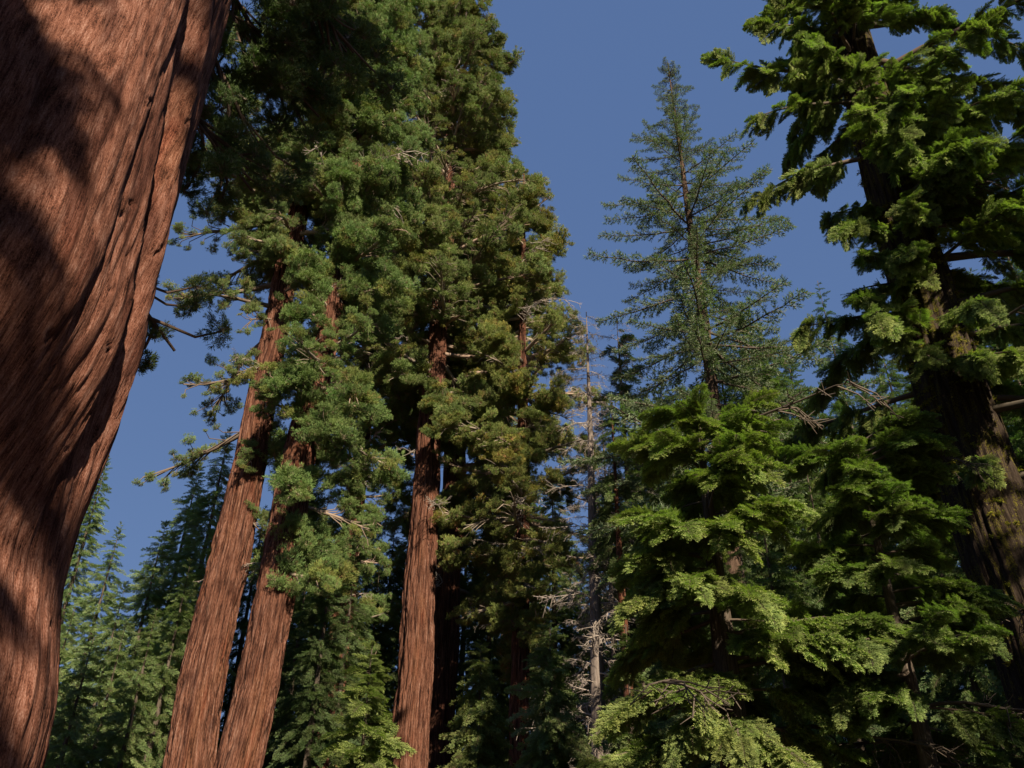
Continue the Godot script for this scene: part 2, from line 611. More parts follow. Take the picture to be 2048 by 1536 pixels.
# a fir whose flat boughs leave the trunk directly; as_parts keeps every bough a part of its own
func fir(called: String, label: String, at: Vector3, d: Dictionary, seed_: int, group := "") -> Node3D:
	var t := thing(called, label, "tree", at, group)
	rng.seed = seed_
	var H: float = d.height
	var R: float = d.radius
	var lean: Vector3 = d.get("lean", Vector3.ZERO)
	var ys := rows_to(H, d.get("rows", 40))
	var rs := PackedFloat32Array()
	for h in ys:
		rs.push_back(maxf(0.012, R * (clampf(1.0 - h / H, 0, 1) + 0.3 * exp(-maxf(h, 0) / 0.8))))
	part("trunk", trunk_mesh(seed_, H, rs, lean, d.get("segs", 20), ys, minf(0.03, R * 0.1), 0.12, 0.05, d.get("bark", M.fir_bark), 99.0, true), t)
	var kinds: Array = T.far_bough
	if d.get("near", false):
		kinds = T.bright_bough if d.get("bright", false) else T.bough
	var cr := Crown.new(kinds.size())
	var C0: float = d.crown_from
	var CR: float = d.crown_radius
	var tint: Color = d.get("tint", Color(1, 1, 1))
	var h := C0
	var parts: bool = d.get("parts", false)
	var gap: float = d.get("gap", 0.5)
	var spin := rng.randf() * TAU
	while h < H - 0.15:
		var q := (h - C0) / (H - C0)
		var L := CR * (pow(1.0 - q, d.get("taper", 0.8)) * (0.6 + 0.4 * smoothstep(0.0, 0.2, q))) + 0.22
		var whorl: int = d.get("whorl", 5)
		for k in whorl:
			if rng.randf() < d.get("holes", 0.1):
				continue
			var len := L * rng.randf_range(d.get("short", 0.55), 1.15)
			var az := spin + TAU * k / whorl + rng.randf_range(-0.4, 0.4)
			var pitch := lerpf(d.get("low", -0.5), d.get("high", -0.2), q) + 0.75 * smoothstep(0.86, 1.0, q) + rng.randf_range(-0.2, 0.2)
			var x := Vector3(cos(az) * cos(pitch), sin(pitch), sin(az) * cos(pitch))
			var z := x.cross(Vector3.UP).normalized().rotated(x, rng.randf_range(-0.5, 0.5))
			var y := z.cross(x)
			var sc := len / 2.0
			var wide: float = d.get("wide", 1.0)
			var xf := Transform3D(Basis(x * sc, y * sc, z * sc * wide), Vector3(0, h + rng.randf_range(-0.15, 0.15), 0) + lean * h)
			var kind: int = rng.randi() % kinds.size()
			if parts:
				part("bough", kinds[kind], t, xf)
			elif len < 1.4:
				cr.put(kind, xf, vary(tint, 0.15))
			else:
				var many := int(len / 0.55)
				for i in many:
					var from := (len - 1.0) * (float(i) + rng.randf_range(0.2, 1.0)) / many
					var swing := rng.randf_range(-0.75, 0.75) * (1.0 - 0.6 * float(i) / many)
					var x2 := (x.rotated(Vector3.UP, swing) + Vector3(0, rng.randf_range(-0.4, 0.3), 0)).normalized()
					var z2 := x2.cross(Vector3.UP).normalized().rotated(x2, rng.randf_range(-1.2, 1.2))
					var s2 := rng.randf_range(0.4, 0.72)
					cr.put(rng.randi() % kinds.size(), Transform3D(Basis(x2 * s2, z2.cross(x2) * s2, z2 * s2), xf.origin + x * from + Vector3(0, rng.randf_range(-0.15, 0.15), 0)), vary(tint, 0.2))
		spin += 0.7
		h += gap * rng.randf_range(0.7, 1.3) * (1.0 - 0.45 * q)
	for k in d.get("dead", 0):
		var hh := rng.randf_range(C0 * 0.5, lerpf(C0, H, 0.55))
		part("dead_branch", T.twig[rng.randi() % 4], t, Transform3D(Basis(Vector3.UP, rng.randf() * TAU).scaled(Vector3.ONE * rng.randf_range(0.4, 0.9) * CR / 2.2), Vector3(0, hh, 0) + lean * hh))
	crown_out(cr, kinds, t)
	return t

# an old fir with long limbs that carry many boughs
func limbed_fir(called: String, label: String, at: Vector3, d: Dictionary, seed_: int, group := "") -> Node3D:
	var t := thing(called, label, "tree", at, group)
	var kinds: Array = d.get("kinds", T.bough)
	rng.seed = seed_
	var H: float = d.height
	var R: float = d.radius
	var ys := rows_to(H, 160)
	var rs := PackedFloat32Array()
	for h in ys:
		rs.push_back(R * (0.95 * pow(clampf(1.0 - h / H, 0.001, 1), 0.8) + 0.35 * exp(-maxf(h, 0) / 1.2)))
	var tm := trunk_mesh(seed_, H, rs, Vector3.ZERO, d.get("segs", 120), ys, minf(0.05, R * 0.1), 0.14, 0.06, d.get("bark", M.mossy_bark))
	var tr := part("trunk", tm, t)
	# tufts of yellow lichen on the bark, in patches
	var fn := FastNoiseLite.new()
	fn.seed = 77
	fn.frequency = 1.1
	var lic := Crown.new(2)
	var vs: PackedVector3Array = tm.surface_get_arrays(0)[Mesh.ARRAY_VERTEX]
	var ns: PackedVector3Array = tm.surface_get_arrays(0)[Mesh.ARRAY_NORMAL]
	for i in (vs.size() if d.get("lichen", true) else 0):
		if vs[i].y > 2.5 and vs[i].y < 17.0 and rng.randf() < 0.55 and fn.get_noise_3d(vs[i].x * 2.0, vs[i].y * 0.8, vs[i].z * 2.0) > 0.12:
			var y := (ns[i] + Vector3(0, 0.2, 0)).normalized()
			var x := y.cross(Vector3(0.2, 1, 0.3)).normalized()
			var sc := rng.randf_range(0.6, 1.3)
			lic.put(rng.randi() % 2, Transform3D(Basis(x * sc, y * sc, x.cross(y) * sc), vs[i] + rv() * 0.03), vary(Color(1, 1, 1), 0.25))
	for k in 2:
		spread("lichen", T.lichen[k], tr, lic.places[k], lic.tints[k])
	var cr := Crown.new(kinds.size())
	var limbs: Array = d.get("limbs_at", [])
	var rows := []
	for a in limbs:
		rows.append(a)
	var n: int = d.limbs
	for k in n:
		var u := (k + rng.randf()) / n
		rows.append([lerpf(d.crown_from, H - d.get("top", 1.0), u), rng.randf() * TAU, 0.0])
	for a in rows:
		var h: float = a[0]
		var q: float = clampf((h - d.crown_from) / (H - d.crown_from), 0, 1)
		var L: float = a[2] if a[2] > 0.0 else maxf(0.8, d.crown_radius * pow(1.0 - q, d.get("taper", 0.7)) * rng.randf_range(0.45, 1.12))
		if a[2] <= 0.0 and h < d.get("clear", 11.0) and cos(a[1] - atan2(-at.z, -at.x)) > 0.35:
			L = minf(L, 1.3)
		var from := Vector3(0, h, 0)
		var p0: float = a[3] if a.size() > 3 else lerpf(-0.15, 0.45, q) + rng.randf_range(-0.2, 0.2)
		var pts := limb_path(from, a[1], L, p0, p0 - rng.randf_range(0.1, 0.5), 0.12)
		var w := Buf.new()
		w.tube(pts, clampf(0.022 * L, 0.02, 0.1), 0.01, 6, vary(Color(0.10, 0.08, 0.062), 0.2))
		var m := ArrayMesh.new()
		w.commit(m, M.wood)
		part("branch", m, t)
		var cnt := int(5 + L * d.get("per_metre", 6.5))
		for c in cnt:
			var s := 1.0 - 0.75 * float(c) / cnt * rng.randf_range(0.8, 1.1)
			var o := along(pts, s)
			var fw := (along(pts, s + 0.06) - along(pts, s - 0.06)).normalized()
			var side := 1.0 if c % 2 == 0 else -1.0
			var ang := rng.randf_range(0.25, 1.0) * side * clampf((1.0 - s) * 6.0, 0.1, 1.0)
			var x := fw.rotated(Vector3.UP, ang)
			x = (x + Vector3(0, rng.randf_range(d.get("droop", -1.1), 0.1), 0)).normalized()
			var z := x.cross(Vector3.UP).normalized().rotated(x, rng.randf_range(-1.0, 1.0) * d.get("roll", 1.0))
			var sc: float = rng.randf_range(0.22, 0.5) * d.get("bough", 1.0)
			cr.put(rng.randi() % kinds.size(), Transform3D(Basis(x * sc, z.cross(x) * sc, z * sc), o), vary(d.get("tint", Color(1, 1, 1)), 0.16))
		if rng.randf() < 0.1:
			part("dead_branch", T.twig[rng.randi() % 4], t, Transform3D(Basis(Vector3.UP, -a[1] + rng.randf_range(-0.5, 0.5)).scaled(Vector3.ONE * rng.randf_range(0.5, 1.1)), along(pts, rng.randf_range(0.0, 0.4))))
	crown_out(cr, kinds, t)
	return t

func pine(label: String, at: Vector3, d: Dictionary, seed_: int) -> Node3D:
	var t := thing("sugar_pine_tree", label, "tree", at)
	rng.seed = seed_
	var H: float = d.height
	var R: float = d.radius
	var ys := rows_to(H, 110, 1.0)
	var rs := PackedFloat32Array()
	for h in ys:
		rs.push_back(maxf(0.03, R * (pow(clampf(1.0 - h / H, 0, 1), 0.9) + 0.3 * exp(-maxf(h, 0) / 1.0))))
	part("trunk", trunk_mesh(seed_, H, rs, Vector3.ZERO, 40, ys, 0.035, 0.12, 0.05, M.pine_bark), t)
	var h: float = d.crown_from
	var turn := 0.0
	while h < H - 0.4:
		var q: float = (h - d.crown_from) / (H - d.crown_from)
		var count := 6 if q < 0.8 else 4
		for k in count:
			if rng.randf() < 0.12:
				continue
			var L: float = d.crown_radius * (0.08 + 0.92 * pow(1.0 - q, 0.62) * (1.0 - 0.5 * smoothstep(0.72, 0.82, q))) * rng.randf_range(0.45, 1.1)
			if q > 0.78:
				L = maxf(L * 0.85, 0.7)
			var az := turn + TAU * k / count + rng.randf_range(-0.35, 0.35)
			var pitch := lerpf(-0.22, 0.14, pow(q, 1.3)) + rng.randf_range(-0.1, 0.1)
			var x := Vector3(cos(az) * cos(pitch), sin(pitch), sin(az) * cos(pitch))
			var z := x.cross(Vector3.UP).normalized().rotated(x, rng.randf_range(-0.3, 0.3))
			var sc := L / 4.0
			var thick := maxf(sc * 0.9, 0.5)
			part("branch", T.pine[rng.randi() % 5], t, Transform3D(Basis(x * sc, z.cross(x) * thick, z * thick), Vector3(0, h + rng.randf_range(-0.2, 0.2), 0)))
		turn += 0.8
		h += lerpf(1.15, 0.5, q) * rng.randf_range(0.8, 1.25)
	return t

func snag(called: String, label: String, at: Vector3, d: Dictionary, seed_: int) -> Node3D:
	var t := thing(called, label, "tree", at)
	rng.seed = seed_
	var H: float = d.height
	var R: float = d.radius
	var ys := rows_to(H, 90, 1.0)
	var rs := PackedFloat32Array()
	for h in ys:
		rs.push_back(maxf(0.025, R * (pow(clampf(1.0 - h / H, 0, 1), 0.85) + 0.25 * exp(-maxf(h, 0) / 1.0))))
	part("trunk", trunk_mesh(seed_, H, rs, d.get("lean", Vector3.ZERO), 28, ys, 0.03, 0.12, 0.06, d.get("bark", M.dead_bark)), t)
	var n: int = d.branches
	var cr := Crown.new(T.bough.size())
	for k in n:
		var u := (k + rng.randf()) / n
		var h := lerpf(d.crown_from, H - 0.2, u)
		var L: float = d.crown_radius * (0.3 + 0.7 * pow(1.0 - u, 0.7)) * rng.randf_range(0.4, 1.15)
		var az := k * 2.4 + rng.randf_range(-0.7, 0.7)
		var pitch := rng.randf_range(-0.35, 0.25)
		var b := Basis(Vector3.UP, az) * Basis(Vector3(0, 0, 1), pitch) * Basis(Vector3(1, 0, 0), rng.randf_range(-0.7, 0.7))
		part("dead_branch", T.dead[rng.randi() % 5], t, Transform3D(b.scaled(Vector3.ONE * maxf(L / 2.5, 0.2)), Vector3(0, h, 0) + d.get("lean", Vector3.ZERO) * h))
		if rng.randf() < d.get("green", 0.0):
			var x := b * Vector3(1, 0, 0)
			var z := x.cross(Vector3.UP).normalized()
			var sc := L / 2.2
			cr.put(rng.randi() % T.bough.size(), Transform3D(Basis(x * sc, z.cross(x) * sc, z * sc), Vector3(0, h + 0.1, 0)), vary(d.get("tint", Color(0.8, 0.8, 0.9)), 0.15))
	crown_out(cr, T.bough, t)
	return t

# ------------------------------------------------------------------ scene
func _ready() -> void:
	var cam := Camera3D.new()
	cam.name = "camera"
	add_child(cam)
	cam.position = Vector3(0, 1.6, 0)
	var p := deg_to_rad(30.5)
	var roll := deg_to_rad(0.76)
	var fw := Vector3(0, sin(p), -cos(p))
	var up0 := Vector3(0, cos(p), sin(p))
	var rt := Vector3.RIGHT * cos(roll) + up0 * sin(roll)
	cam.basis = Basis(rt, rt.cross(fw), -fw)
	cam.fov = 51.28
	cam.near = 0.1
	cam.far = 4000.0

	var sm := ProceduralSkyMaterial.new()
	sm.sky_top_color = Color(0.230, 0.306, 0.440)
	sm.sky_horizon_color = Color(0.312, 0.395, 0.522)
	sm.sky_curve = 0.25
	sm.ground_bottom_color = Color(0.16, 0.14, 0.11)
	sm.ground_horizon_color = Color(0.30, 0.32, 0.34)
	sm.sun_angle_max = 1.0
	var sky := Sky.new()
	sky.sky_material = sm
	var env := Environment.new()
	env.background_mode = Environment.BG_SKY
	env.sky = sky
	env.tonemap_mode = Environment.TONE_MAPPER_LINEAR
	env.tonemap_exposure = 2.15
	env.sdfgi_enabled = true
	env.ssao_enabled = true
	env.ssil_enabled = true
	var we := WorldEnvironment.new()
	we.name = "environment"
	we.environment = env
	add_child(we)

	var sun := DirectionalLight3D.new()
	sun.name = "sun"
	add_child(sun)
	var az := deg_to_rad(158.0)
	var el := deg_to_rad(33.0)
	var to_sun := Vector3(sin(az) * cos(el), sin(el), -cos(az) * cos(el))
	sun.basis = Basis.looking_at(-to_sun, Vector3.UP)
	sun.light_energy = 1.5
	sun.light_color = Color(1.0, 0.93, 0.82)
	sun.light_angular_distance = 0.5
	sun.shadow_enabled = true

	make_materials()
	make_templates()

	# ---- ground
	var gb := Buf.new()
	var gn := FastNoiseLite.new()
	gn.seed = 3
	gn.frequency = 0.06
	var N := 120
	for j in N + 1:
		for i in N + 1:
			var fx := (float(i) / N - 0.5) * 2.0
			var fz := (float(j) / N - 0.5) * 2.0
			var x := signf(fx) * pow(absf(fx), 2.2) * 1500.0
			var z := signf(fz) * pow(absf(fz), 2.2) * 1500.0
			gb.v.push_back(Vector3(x, gn.get_noise_2d(x, z) * 0.12, z))
			gb.n.push_back(Vector3.UP)
	for j in N:
		for i in N:
			var q := j * (N + 1) + i
			gb.ix.append_array(PackedInt32Array([q, q + 1, q + N + 2, q, q + N + 2, q + N + 1]))
	var gm := ArrayMesh.new()
	gb.commit(gm, M.ground)
	var ground := part("ground", gm, self)
	ground.set_meta("kind", "structure")

	build_close_sequoia()
	build_sequoias()
	build_near_trees()
	build_background()
	build_shade_trees()

func polar(azimuth: float, dist: float) -> Vector3:
	return Vector3(sin(deg_to_rad(azimuth)) * dist, 0, -cos(deg_to_rad(azimuth)) * dist)

var groove := FastNoiseLite.new()

# long furrows of the close trunk; angles run from the side that faces the viewer towards the right
func close_furrows(th: float, h: float, face: float) -> float:
	var phi := rad_to_deg(wrapf(face - th, -PI, PI))
	if phi < -40.0 or phi > 130.0 or h > 20.0:
		return 0.0
	var r := 0.0
	# low down the trunk has a flat buttress face that ends in a rounded corner at the right
	var low := smoothstep(5.8, 3.4, h)
	if low > 0.0:
		var facet := (2.18 + 0.14 * smoothstep(3.8, 2.2, h)) / cos(deg_to_rad(clampf(phi - 22.0, -28.0, 28.0)))
		facet += 0.10 * smoothstep(4.0, 2.6, h) - 0.035 * maxf(0.0, phi - 66.0)
		r += low * (facet - 2.70)
	var n1 := groove.get_noise_1d(h)
	var n2 := groove.get_noise_1d(h * 3.0 + 40.0)
	var n3 := groove.get_noise_2d(h * 2.2, phi * 0.22)
	# deep furrow with a sharp lip; behind it the surface stays low, with a rib near the edge
	var x1 := phi - (lerpf(46.0, 31.5, clampf((h - 4.6) / 4.8, 0, 1.4)) + n1 * 1.2 + n2 * 0.3)
	var k1 := 1.0 - low
	r -= 0.40 * k1 * smoothstep(-0.6, 1.2, x1) * (0.5 + 0.5 * exp(-maxf(x1, 0) / 12.0))
	r += 0.13 * k1 * exp(-pow((x1 - 14.0) / 3.5, 2.0))
	var x2 := x1 - 18.0 - n2 * 1.5
	r -= 0.10 * k1 * smoothstep(-0.6, 1.0, x2)
	# two rough seams down the broad face
	var x3 := phi - 30.0 - n2 * 0.7 - n1 * 1.2
	r -= 0.11 * smoothstep(4.4, 5.6, h) * smoothstep(-0.4, 0.5, x3) * exp(-maxf(x3, 0) / 3.0) * (0.6 + 0.8 * n3)
	var x4 := phi - 12.0 - n2 * 0.8 - n1
	r -= 0.16 * exp(-pow(x4 / 1.5, 2.0)) * (0.7 + n3)
	var x5 := phi - 4.0 - n1 * 3.0
	r -= 0.30 * exp(-pow(x5 / 6.0, 2.0)) * smoothstep(4.0, 6.0, h)
	# swelling of the broad face, small knots and holes
	r += 0.10 * exp(-pow((phi - 22.0) / 8.0, 2.0))
	r -= 0.05 * smoothstep(0.5, 0.66, groove.get_noise_2d(h * 7.0, phi * 0.55))
	r += 0.025 * n3
	return r

# the huge trunk at the left edge: explicit long furrows besides the noise
func build_close_sequoia() -> void:
	var at := polar(-46.0, 8.5)
	var t := thing("sequoia_tree", "huge fluted red-brown sequoia trunk filling the left edge, closest to the viewer", "tree", at, "giant sequoias")
	var H := 62.0
	var face := atan2(-at.z, -at.x)
	groove.seed = 8
	groove.frequency = 0.35
	var ys := PackedFloat32Array()
	var rs := PackedFloat32Array()
	var h := -0.3
	while h < 34.0:
		ys.push_back(h)
		h += 0.045 if h < 15.0 else 0.6
	ys.push_back(34.2)
	for y in ys:
		rs.push_back(2.80 * pow(clampf(1.0 - y / H, 0.001, 1), 0.25) - 0.10 * smoothstep(5.5, 3.0, y) + 0.4 * smoothstep(2.0, 0.0, y))
	rs[rs.size() - 1] = 0.2
	part("trunk", trunk_mesh(71, H, rs, Vector3.ZERO, 600, ys, 0.026, 0.14, 0.03, M.sequoia_close, face, true), t)
	rng.seed = 404
	var cr := Crown.new(T.plume.size())
	var rows := []
	for k in 14:
		rows.append([rng.randf_range(24, 33), PI + rng.randf_range(-1.3, 1.3), rng.randf_range(3, 6.5), rng.randf_range(-0.3, 0.4), 0.9])
	# low limbs behind the trunk whose dark foliage hangs past its right edge
	for a in [[14.5, -50, 4.2, -0.35, 0.5], [15.5, -42, 4.3, -0.3, 0.5], [13.4, -58, 3.9, -0.4, 0.45], [16.5, -52, 4.4, -0.25, 0.55], [14.2, -36, 4.0, -0.1, 0.45], [13.6, -46, 4.1, -0.2, 0.45], [16.0, -44, 4.4, -0.2, 0.5], [11.8, -62, 3.5, -0.4, 0.35], [9.0, -72, 3.3, -0.3, 0.35], [12.6, -54, 3.6, -0.3, 0.4]]:
		rows.append([a[0], deg_to_rad(a[1]), a[2] + 0.6, a[3], a[4]])
	for a in rows:
		var from := Vector3(0, a[0], 0)
		var pts := limb_path(from, a[1], a[2], a[3], a[3] - 0.3, 0.12)
		var w := Buf.new()
		w.tube(pts, 0.075, 0.02, 6, Color(0.12, 0.085, 0.065))
		for c in int(6 + a[2] * 3.4):
			var s := 1.0 - 0.6 * rng.randf()
			if a[2] * s < 2.75:
				continue
			var o := along(pts, s)
			var q := o + Vector3(rng.randf_range(-0.8, 0.8), rng.randf_range(-0.9, 0.3), rng.randf_range(-0.8, 0.8))
			w.tube(PackedVector3Array([along(pts, s - 0.1), (o + q) * 0.5, q]), 0.03, 0.015, 4, Color(0.16, 0.11, 0.085))
			cr.put(rng.randi() % T.plume.size(), upright(q, rv() * 0.7, a[4] * rng.randf_range(0.5, 0.95), 1.0), vary(Color(0.8, 0.85, 0.9), 0.15))
		var m := ArrayMesh.new()
		w.commit(m, M.wood)
		part("branch", m, t)
	crown_out(cr, T.plume, t)

func build_sequoias() -> void:
	sequoia("left trunk of the twin red sequoias, bare low down, with thin sprays on its left", polar(-19.8, 42), {height = 67.0, radius = 1.1, crown_from = 33.0, crown_radius = 6.4, limbs = 140, plume = 1.05, segs = 120, rows = 150, stubs = 10, airy = [[35.0, 3.4, 6.5], [32.0, 3.0, 6.8], [28.0, 3.5, 7.0], [25.5, 2.9, 4.5], [22.0, 3.2, 6.5], [30.0, 2.6, 5.0], [37.0, 2.9, 7.5], [40.0, 3.3, 7.5], [43.0, 3.0, 7.0], [24.0, 1.0, 2.2], [27.0, 0.3, 2.5], [20.0, 1.3, 1.8], [29.0, 1.8, 2.4], [31.0, 0.8, 2.6], [17.0, 0.2, 2.0], [33.0, 1.4, 2.8], [26.0, 2.2, 2.2], [22.5, -0.3, 2.4]]}, 1001)
	sequoia("right trunk of the twin red sequoias, with green plumes far down its right side", polar(-17.0, 41), {height = 71.0, radius = 1.04, crown_from = 13.0, crown_radius = 6.2, limbs = 240, plume = 1.1, segs = 120, rows = 150, lean = Vector3(0.035, 0, 0), stubs = 7, shun = [PI * 0.9, 36.0, 0.25, 20.0], tint = Color(0.93, 1.02, 0.9)}, 1002)
	sequoia("pale lit sequoia trunk in the centre, tallest crown against the sky", polar(-6.4, 52), {height = 80.0, radius = 1.15, crown_from = 27.0, crown_radius = 10.0, limbs = 240, segs = 110, rows = 140, stubs = 12, shun = [PI * 0.8, 32.0, 0.2, 32.0], tint = Color(1.03, 1.0, 0.9)}, 1003)
	sequoia("darker sequoia close behind the pale central trunk, on its right", polar(-4.4, 60), {height = 76.0, radius = 1.2, crown_from = 18.0, crown_radius = 10.0, limbs = 190, stubs = 10, shun = [PI * 0.6, 30.0, 0.2, 30.0], tint = Color(1.06, 1.0, 0.85)}, 1004)
	sequoia("slim orange-red sequoia between the central trunks and the dead snag", polar(0.9, 50), {height = 52.0, radius = 0.62, crown_from = 12.0, crown_radius = 6.6, limbs = 150, stubs = 12, tint = Color(1.14, 1.0, 0.8), plume = 0.95}, 1005)
	sequoia("shaded sequoia standing in the gap between the twins and the central trunk", polar(-11.6, 57), {height = 58.0, radius = 0.9, crown_from = 12.0, crown_radius = 5.0, limbs = 90, stubs = 10, tint = Color(0.9, 0.98, 0.9)}, 1006)

func build_near_trees() -> void:
	pine("open-crowned sugar pine with upturned branches, alone against the sky", polar(16.1, 34), {height = 44.2, radius = 0.5, crown_from = 14.0, crown_radius = 8.2}, 2001)
	snag("dead_tree", "grey dead tree with bare drooping twigs right of the central sequoias", polar(5.9, 38), {height = 28.8, radius = 0.42, crown_from = 4.0, crown_radius = 3.2, branches = 190, lean = Vector3(0.012, 0, 0)}, 2002)
	snag("half_dead_tree", "half-dead thin conifer between the bare snag and the sugar pine", polar(9.0, 42), {height = 31.0, radius = 0.34, crown_from = 4.0, crown_radius = 3.4, branches = 130, green = 0.85, bark = M.fir_bark}, 2003)
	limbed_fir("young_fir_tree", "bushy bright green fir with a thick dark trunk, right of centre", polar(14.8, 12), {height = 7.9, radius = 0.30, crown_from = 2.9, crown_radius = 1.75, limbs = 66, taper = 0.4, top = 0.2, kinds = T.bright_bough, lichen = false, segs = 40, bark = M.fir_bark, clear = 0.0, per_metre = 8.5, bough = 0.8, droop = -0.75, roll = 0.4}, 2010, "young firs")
	snag("dead_tree", "thin bare pole just right of the grey dead tree", polar(7.3, 41), {height = 25.0, radius = 0.2, crown_from = 5.0, crown_radius = 1.8, branches = 70}, 2004)
	fir("slim_cedar_tree", "slim reddish trunk low between the grey dead tree and the bushy fir", polar(8.1, 36), {height = 22.0, radius = 0.36, crown_from = 13.0, crown_radius = 2.6, gap = 0.6, whorl = 6, bark = M.sequoia}, 2005)
	limbed_fir("young_fir_tree", "light green fir standing between the bushy fir and the mossy trunk", polar(25.6, 12.5), {height = 7.4, radius = 0.16, crown_from = 1.4, crown_radius = 1.6, limbs = 62, taper = 0.5, top = 0.2, kinds = T.bright_bough, tint = Color(0.85, 0.9, 0.95), lichen = false, segs = 28, bark = M.fir_bark, clear = 0.0, per_metre = 8.0, bough = 0.75, droop = -0.7, roll = 0.4}, 2011, "young firs")
	fir("young_fir_tree", "small tiered fir at the foot of the central sequoia trunk", polar(-9.4, 20), {height = 5.9, radius = 0.1, crown_from = 0.6, crown_radius = 1.9, gap = 0.34, whorl = 6, taper = 0.8, near = true, bright = true, parts = true, low = -0.12, high = -0.12}, 2012, "young firs")
	fir("young_fir_tree", "low fir whose few pale tiers show left of the bushy fir", polar(8.2, 18), {height = 6.0, radius = 0.1, crown_from = 0.8, crown_radius = 1.7, gap = 0.4, whorl = 5, near = true, parts = true, low = -0.3}, 2013, "young firs")
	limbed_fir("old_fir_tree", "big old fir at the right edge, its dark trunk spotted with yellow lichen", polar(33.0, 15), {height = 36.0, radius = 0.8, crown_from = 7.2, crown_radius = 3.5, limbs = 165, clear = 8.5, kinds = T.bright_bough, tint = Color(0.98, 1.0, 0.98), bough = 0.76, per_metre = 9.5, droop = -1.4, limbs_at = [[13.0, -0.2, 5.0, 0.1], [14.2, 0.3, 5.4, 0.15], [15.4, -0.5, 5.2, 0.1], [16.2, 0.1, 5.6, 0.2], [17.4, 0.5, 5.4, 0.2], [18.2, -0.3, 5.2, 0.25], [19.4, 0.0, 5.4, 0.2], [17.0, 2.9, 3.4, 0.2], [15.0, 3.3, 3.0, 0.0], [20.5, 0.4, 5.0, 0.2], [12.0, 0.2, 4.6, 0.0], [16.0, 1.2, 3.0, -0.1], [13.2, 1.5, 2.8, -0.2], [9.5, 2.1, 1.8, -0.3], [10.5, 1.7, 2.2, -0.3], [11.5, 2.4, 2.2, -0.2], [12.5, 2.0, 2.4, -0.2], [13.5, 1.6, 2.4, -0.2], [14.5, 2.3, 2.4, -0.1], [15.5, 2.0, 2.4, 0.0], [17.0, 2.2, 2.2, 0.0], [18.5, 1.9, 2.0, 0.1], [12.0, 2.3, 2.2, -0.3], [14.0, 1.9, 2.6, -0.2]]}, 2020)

const ORDER := ["first", "second", "third", "fourth", "fifth", "sixth", "seventh", "eighth", "ninth", "tenth", "eleventh", "twelfth", "thirteenth", "fourteenth"]

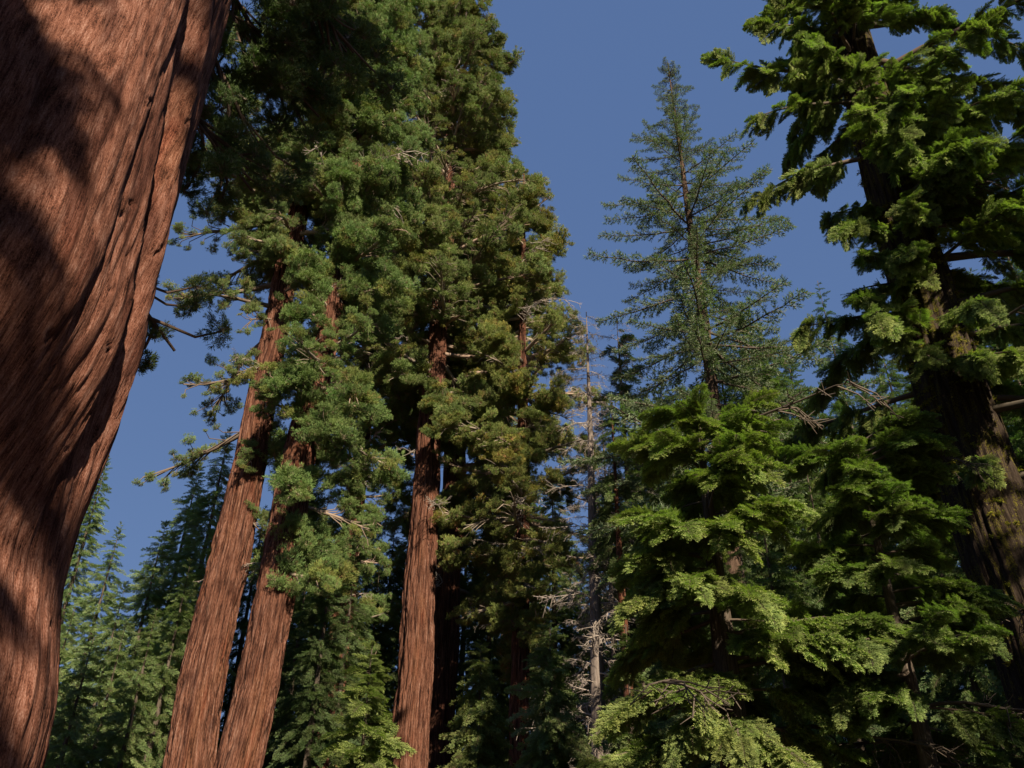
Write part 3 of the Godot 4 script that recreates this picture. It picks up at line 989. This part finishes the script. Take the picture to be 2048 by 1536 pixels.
func build_background() -> void:
	var left := "firs on the far left behind the huge trunk"
	var rows := [
		["tall pointed fir beside the right edge of the huge trunk", -28.9, 95.0, 40.5, 6.4],
		["slimmer fir just right of the tall pointed one at far left", -27.0, 80.0, 28.0, 5.2],
		["fir whose top shows left of the twin sequoia trunks", -23.0, 75.0, 33.5, 6.6],
		["tall fir half hidden behind the left twin trunk", -21.5, 70.0, 35.0, 6.6],
		["fir sloping down to the gap of sky at far left", -24.3, 70.0, 25.5, 6.2],
		["lowest fir in the notch of sky at far left", -25.8, 66.0, 19.0, 5.4],
	]
	var k := 0
	for a in rows:
		fir("background_fir_tree", a[0], polar(a[1], a[2]), {height = a[3], radius = a[3] * 0.013, crown_from = 2.0, crown_radius = a[4], gap = 0.75, whorl = 7, holes = 0.05, wide = 1.2, low = -0.42, high = -0.15, tint = Color(1.55, 1.6, 1.75)}, 3000 + k, left)  # pale bluish tint: distance haze is put into the foliage colour
		k += 1
	var stands := [
		["fir from the left in the low stand between huge trunk and twins", "stand at far left", [[-31.5, 58, 18], [-30.5, 75, 22], [-29.5, 60, 17], [-28.3, 50, 13], [-26.8, 46, 11], [-25.2, 52, 13], [-23.6, 48, 13], [-22.2, 55, 18], [-21.0, 62, 24]], Color(1.4, 1.4, 1.35)],  # lightened tint: haze over this stand is put into the foliage colour
		["dark fir from the left in the shaded stand behind the twins", "stand behind the sequoias", [[-18.0, 75, 30], [-15.5, 70, 32], [-14.4, 54, 19], [-13.6, 64, 26], [-12.8, 46, 17], [-12.4, 80, 34], [-11.2, 49, 18], [-10.2, 72, 30], [-9.4, 58, 20], [-8.6, 66, 27], [-7.4, 76, 32]], Color(0.68, 0.75, 0.7)],  # darkened tint: the shade on this stand is put into the foliage colour
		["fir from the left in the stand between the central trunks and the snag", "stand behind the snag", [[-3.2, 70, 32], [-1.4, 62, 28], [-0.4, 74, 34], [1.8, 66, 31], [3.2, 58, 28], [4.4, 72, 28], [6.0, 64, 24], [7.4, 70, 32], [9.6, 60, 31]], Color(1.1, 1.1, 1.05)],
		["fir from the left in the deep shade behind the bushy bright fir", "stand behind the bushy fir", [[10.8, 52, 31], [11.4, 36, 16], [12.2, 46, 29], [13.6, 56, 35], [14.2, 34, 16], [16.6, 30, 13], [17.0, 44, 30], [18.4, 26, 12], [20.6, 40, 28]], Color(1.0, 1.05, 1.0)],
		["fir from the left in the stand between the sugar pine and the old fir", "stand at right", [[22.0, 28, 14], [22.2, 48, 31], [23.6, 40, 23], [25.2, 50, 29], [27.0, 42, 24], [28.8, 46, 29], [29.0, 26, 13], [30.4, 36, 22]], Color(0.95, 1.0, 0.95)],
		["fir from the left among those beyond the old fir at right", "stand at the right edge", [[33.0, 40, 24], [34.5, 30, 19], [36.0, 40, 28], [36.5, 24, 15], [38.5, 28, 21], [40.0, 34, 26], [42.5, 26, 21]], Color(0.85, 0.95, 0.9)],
	]
	for s in stands:
		var i := 0
		for a in s[2]:
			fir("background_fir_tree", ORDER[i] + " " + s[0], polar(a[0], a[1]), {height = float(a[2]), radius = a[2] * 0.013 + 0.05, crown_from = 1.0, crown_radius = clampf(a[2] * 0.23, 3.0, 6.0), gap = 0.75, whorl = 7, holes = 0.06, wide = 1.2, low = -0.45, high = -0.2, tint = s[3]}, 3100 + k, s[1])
			i += 1
			k += 1
	fir("background_fir_tree", "dark fir standing close behind the sugar pine trunk", polar(19.2, 42), {height = 31.0, radius = 0.35, crown_from = 12.0, crown_radius = 4.2, gap = 0.6, whorl = 6, tint = Color(0.75, 0.85, 0.8)}, 3900)
	fir("background_fir_tree", "blue-green thin fir with sky showing through, left of the old fir", polar(25.6, 50), {height = 37.0, radius = 0.35, crown_from = 14.0, crown_radius = 3.6, gap = 0.9, whorl = 5, holes = 0.25, tint = Color(0.8, 0.95, 1.0)}, 3901)
	fir("background_fir_tree", "grey-green round-topped young conifer below the slim orange-red sequoia", polar(2.9, 32), {height = 9.6, radius = 0.12, crown_from = 0.8, crown_radius = 2.4, gap = 0.3, whorl = 7, taper = 0.6, tint = Color(1.35, 1.3, 1.3)}, 3902)
	fir("background_fir_tree", "drooping olive young conifer right of the central trunks' feet", polar(-1.9, 34), {height = 9.2, radius = 0.12, crown_from = 0.8, crown_radius = 2.2, gap = 0.3, whorl = 7, taper = 0.6, low = -0.5, tint = Color(1.45, 1.3, 1.1)}, 3903)

# trees behind the viewer whose shade falls on the huge trunk
func build_shade_trees() -> void:
	var grp := "firs out of view round the viewer"
	fir("shade_fir_tree", "dense fir out of view behind the viewer, shading the huge trunk", Vector3(0.35, 0, 9.0), {height = 20.6, radius = 0.3, crown_from = 4.0, crown_radius = 4.9, gap = 0.34, whorl = 9, holes = 0.03, wide = 1.2}, 4000, grp)
	fir("shade_fir_tree", "tallest fir out of view behind the viewer, bare for most of its height", Vector3(8.4, 0, 18.0), {height = 41.0, radius = 0.4, crown_from = 26.5, crown_radius = 4.4, gap = 0.5, whorl = 8, holes = 0.03, wide = 1.2}, 4001, grp)
	fir("shade_fir_tree", "fir out of view behind on the right, shading the foot of the bushy fir", Vector3(9.4, 0, 10.0), {height = 19.0, radius = 0.35, crown_from = 3.0, crown_radius = 4.2, gap = 0.7, whorl = 7, holes = 0.1, wide = 1.2}, 4002, grp)
	fir("shade_fir_tree", "fir out of view behind at far right, shading the foot of the light green fir", Vector3(13.8, 0, 10.5), {height = 17.5, radius = 0.35, crown_from = 3.0, crown_radius = 4.4, gap = 0.7, whorl = 7, holes = 0.1, wide = 1.2}, 4003, grp)
	# the forest goes on round the viewer, outside the picture
	var k := 0
	for a in [[-84.0, 12.0], [-95.0, 15.0], [-112.0, 12.5], [-130.0, 16.0], [-150.0, 13.0], [-168.0, 18.0], [58.0, 17.0], [76.0, 14.0], [94.0, 17.0], [110.0, 14.0]]:
		fir("shade_fir_tree", ORDER[k] + " fir of the forest out of view, counted from the huge trunk round behind", polar(a[0], a[1]), {height = 24.0 + 3.0 * (k % 3), radius = 0.4, crown_from = 1.5, crown_radius = 4.6, gap = 1.2, whorl = 7, holes = 0.05, wide = 1.2}, 4100 + k, grp)
		k += 1
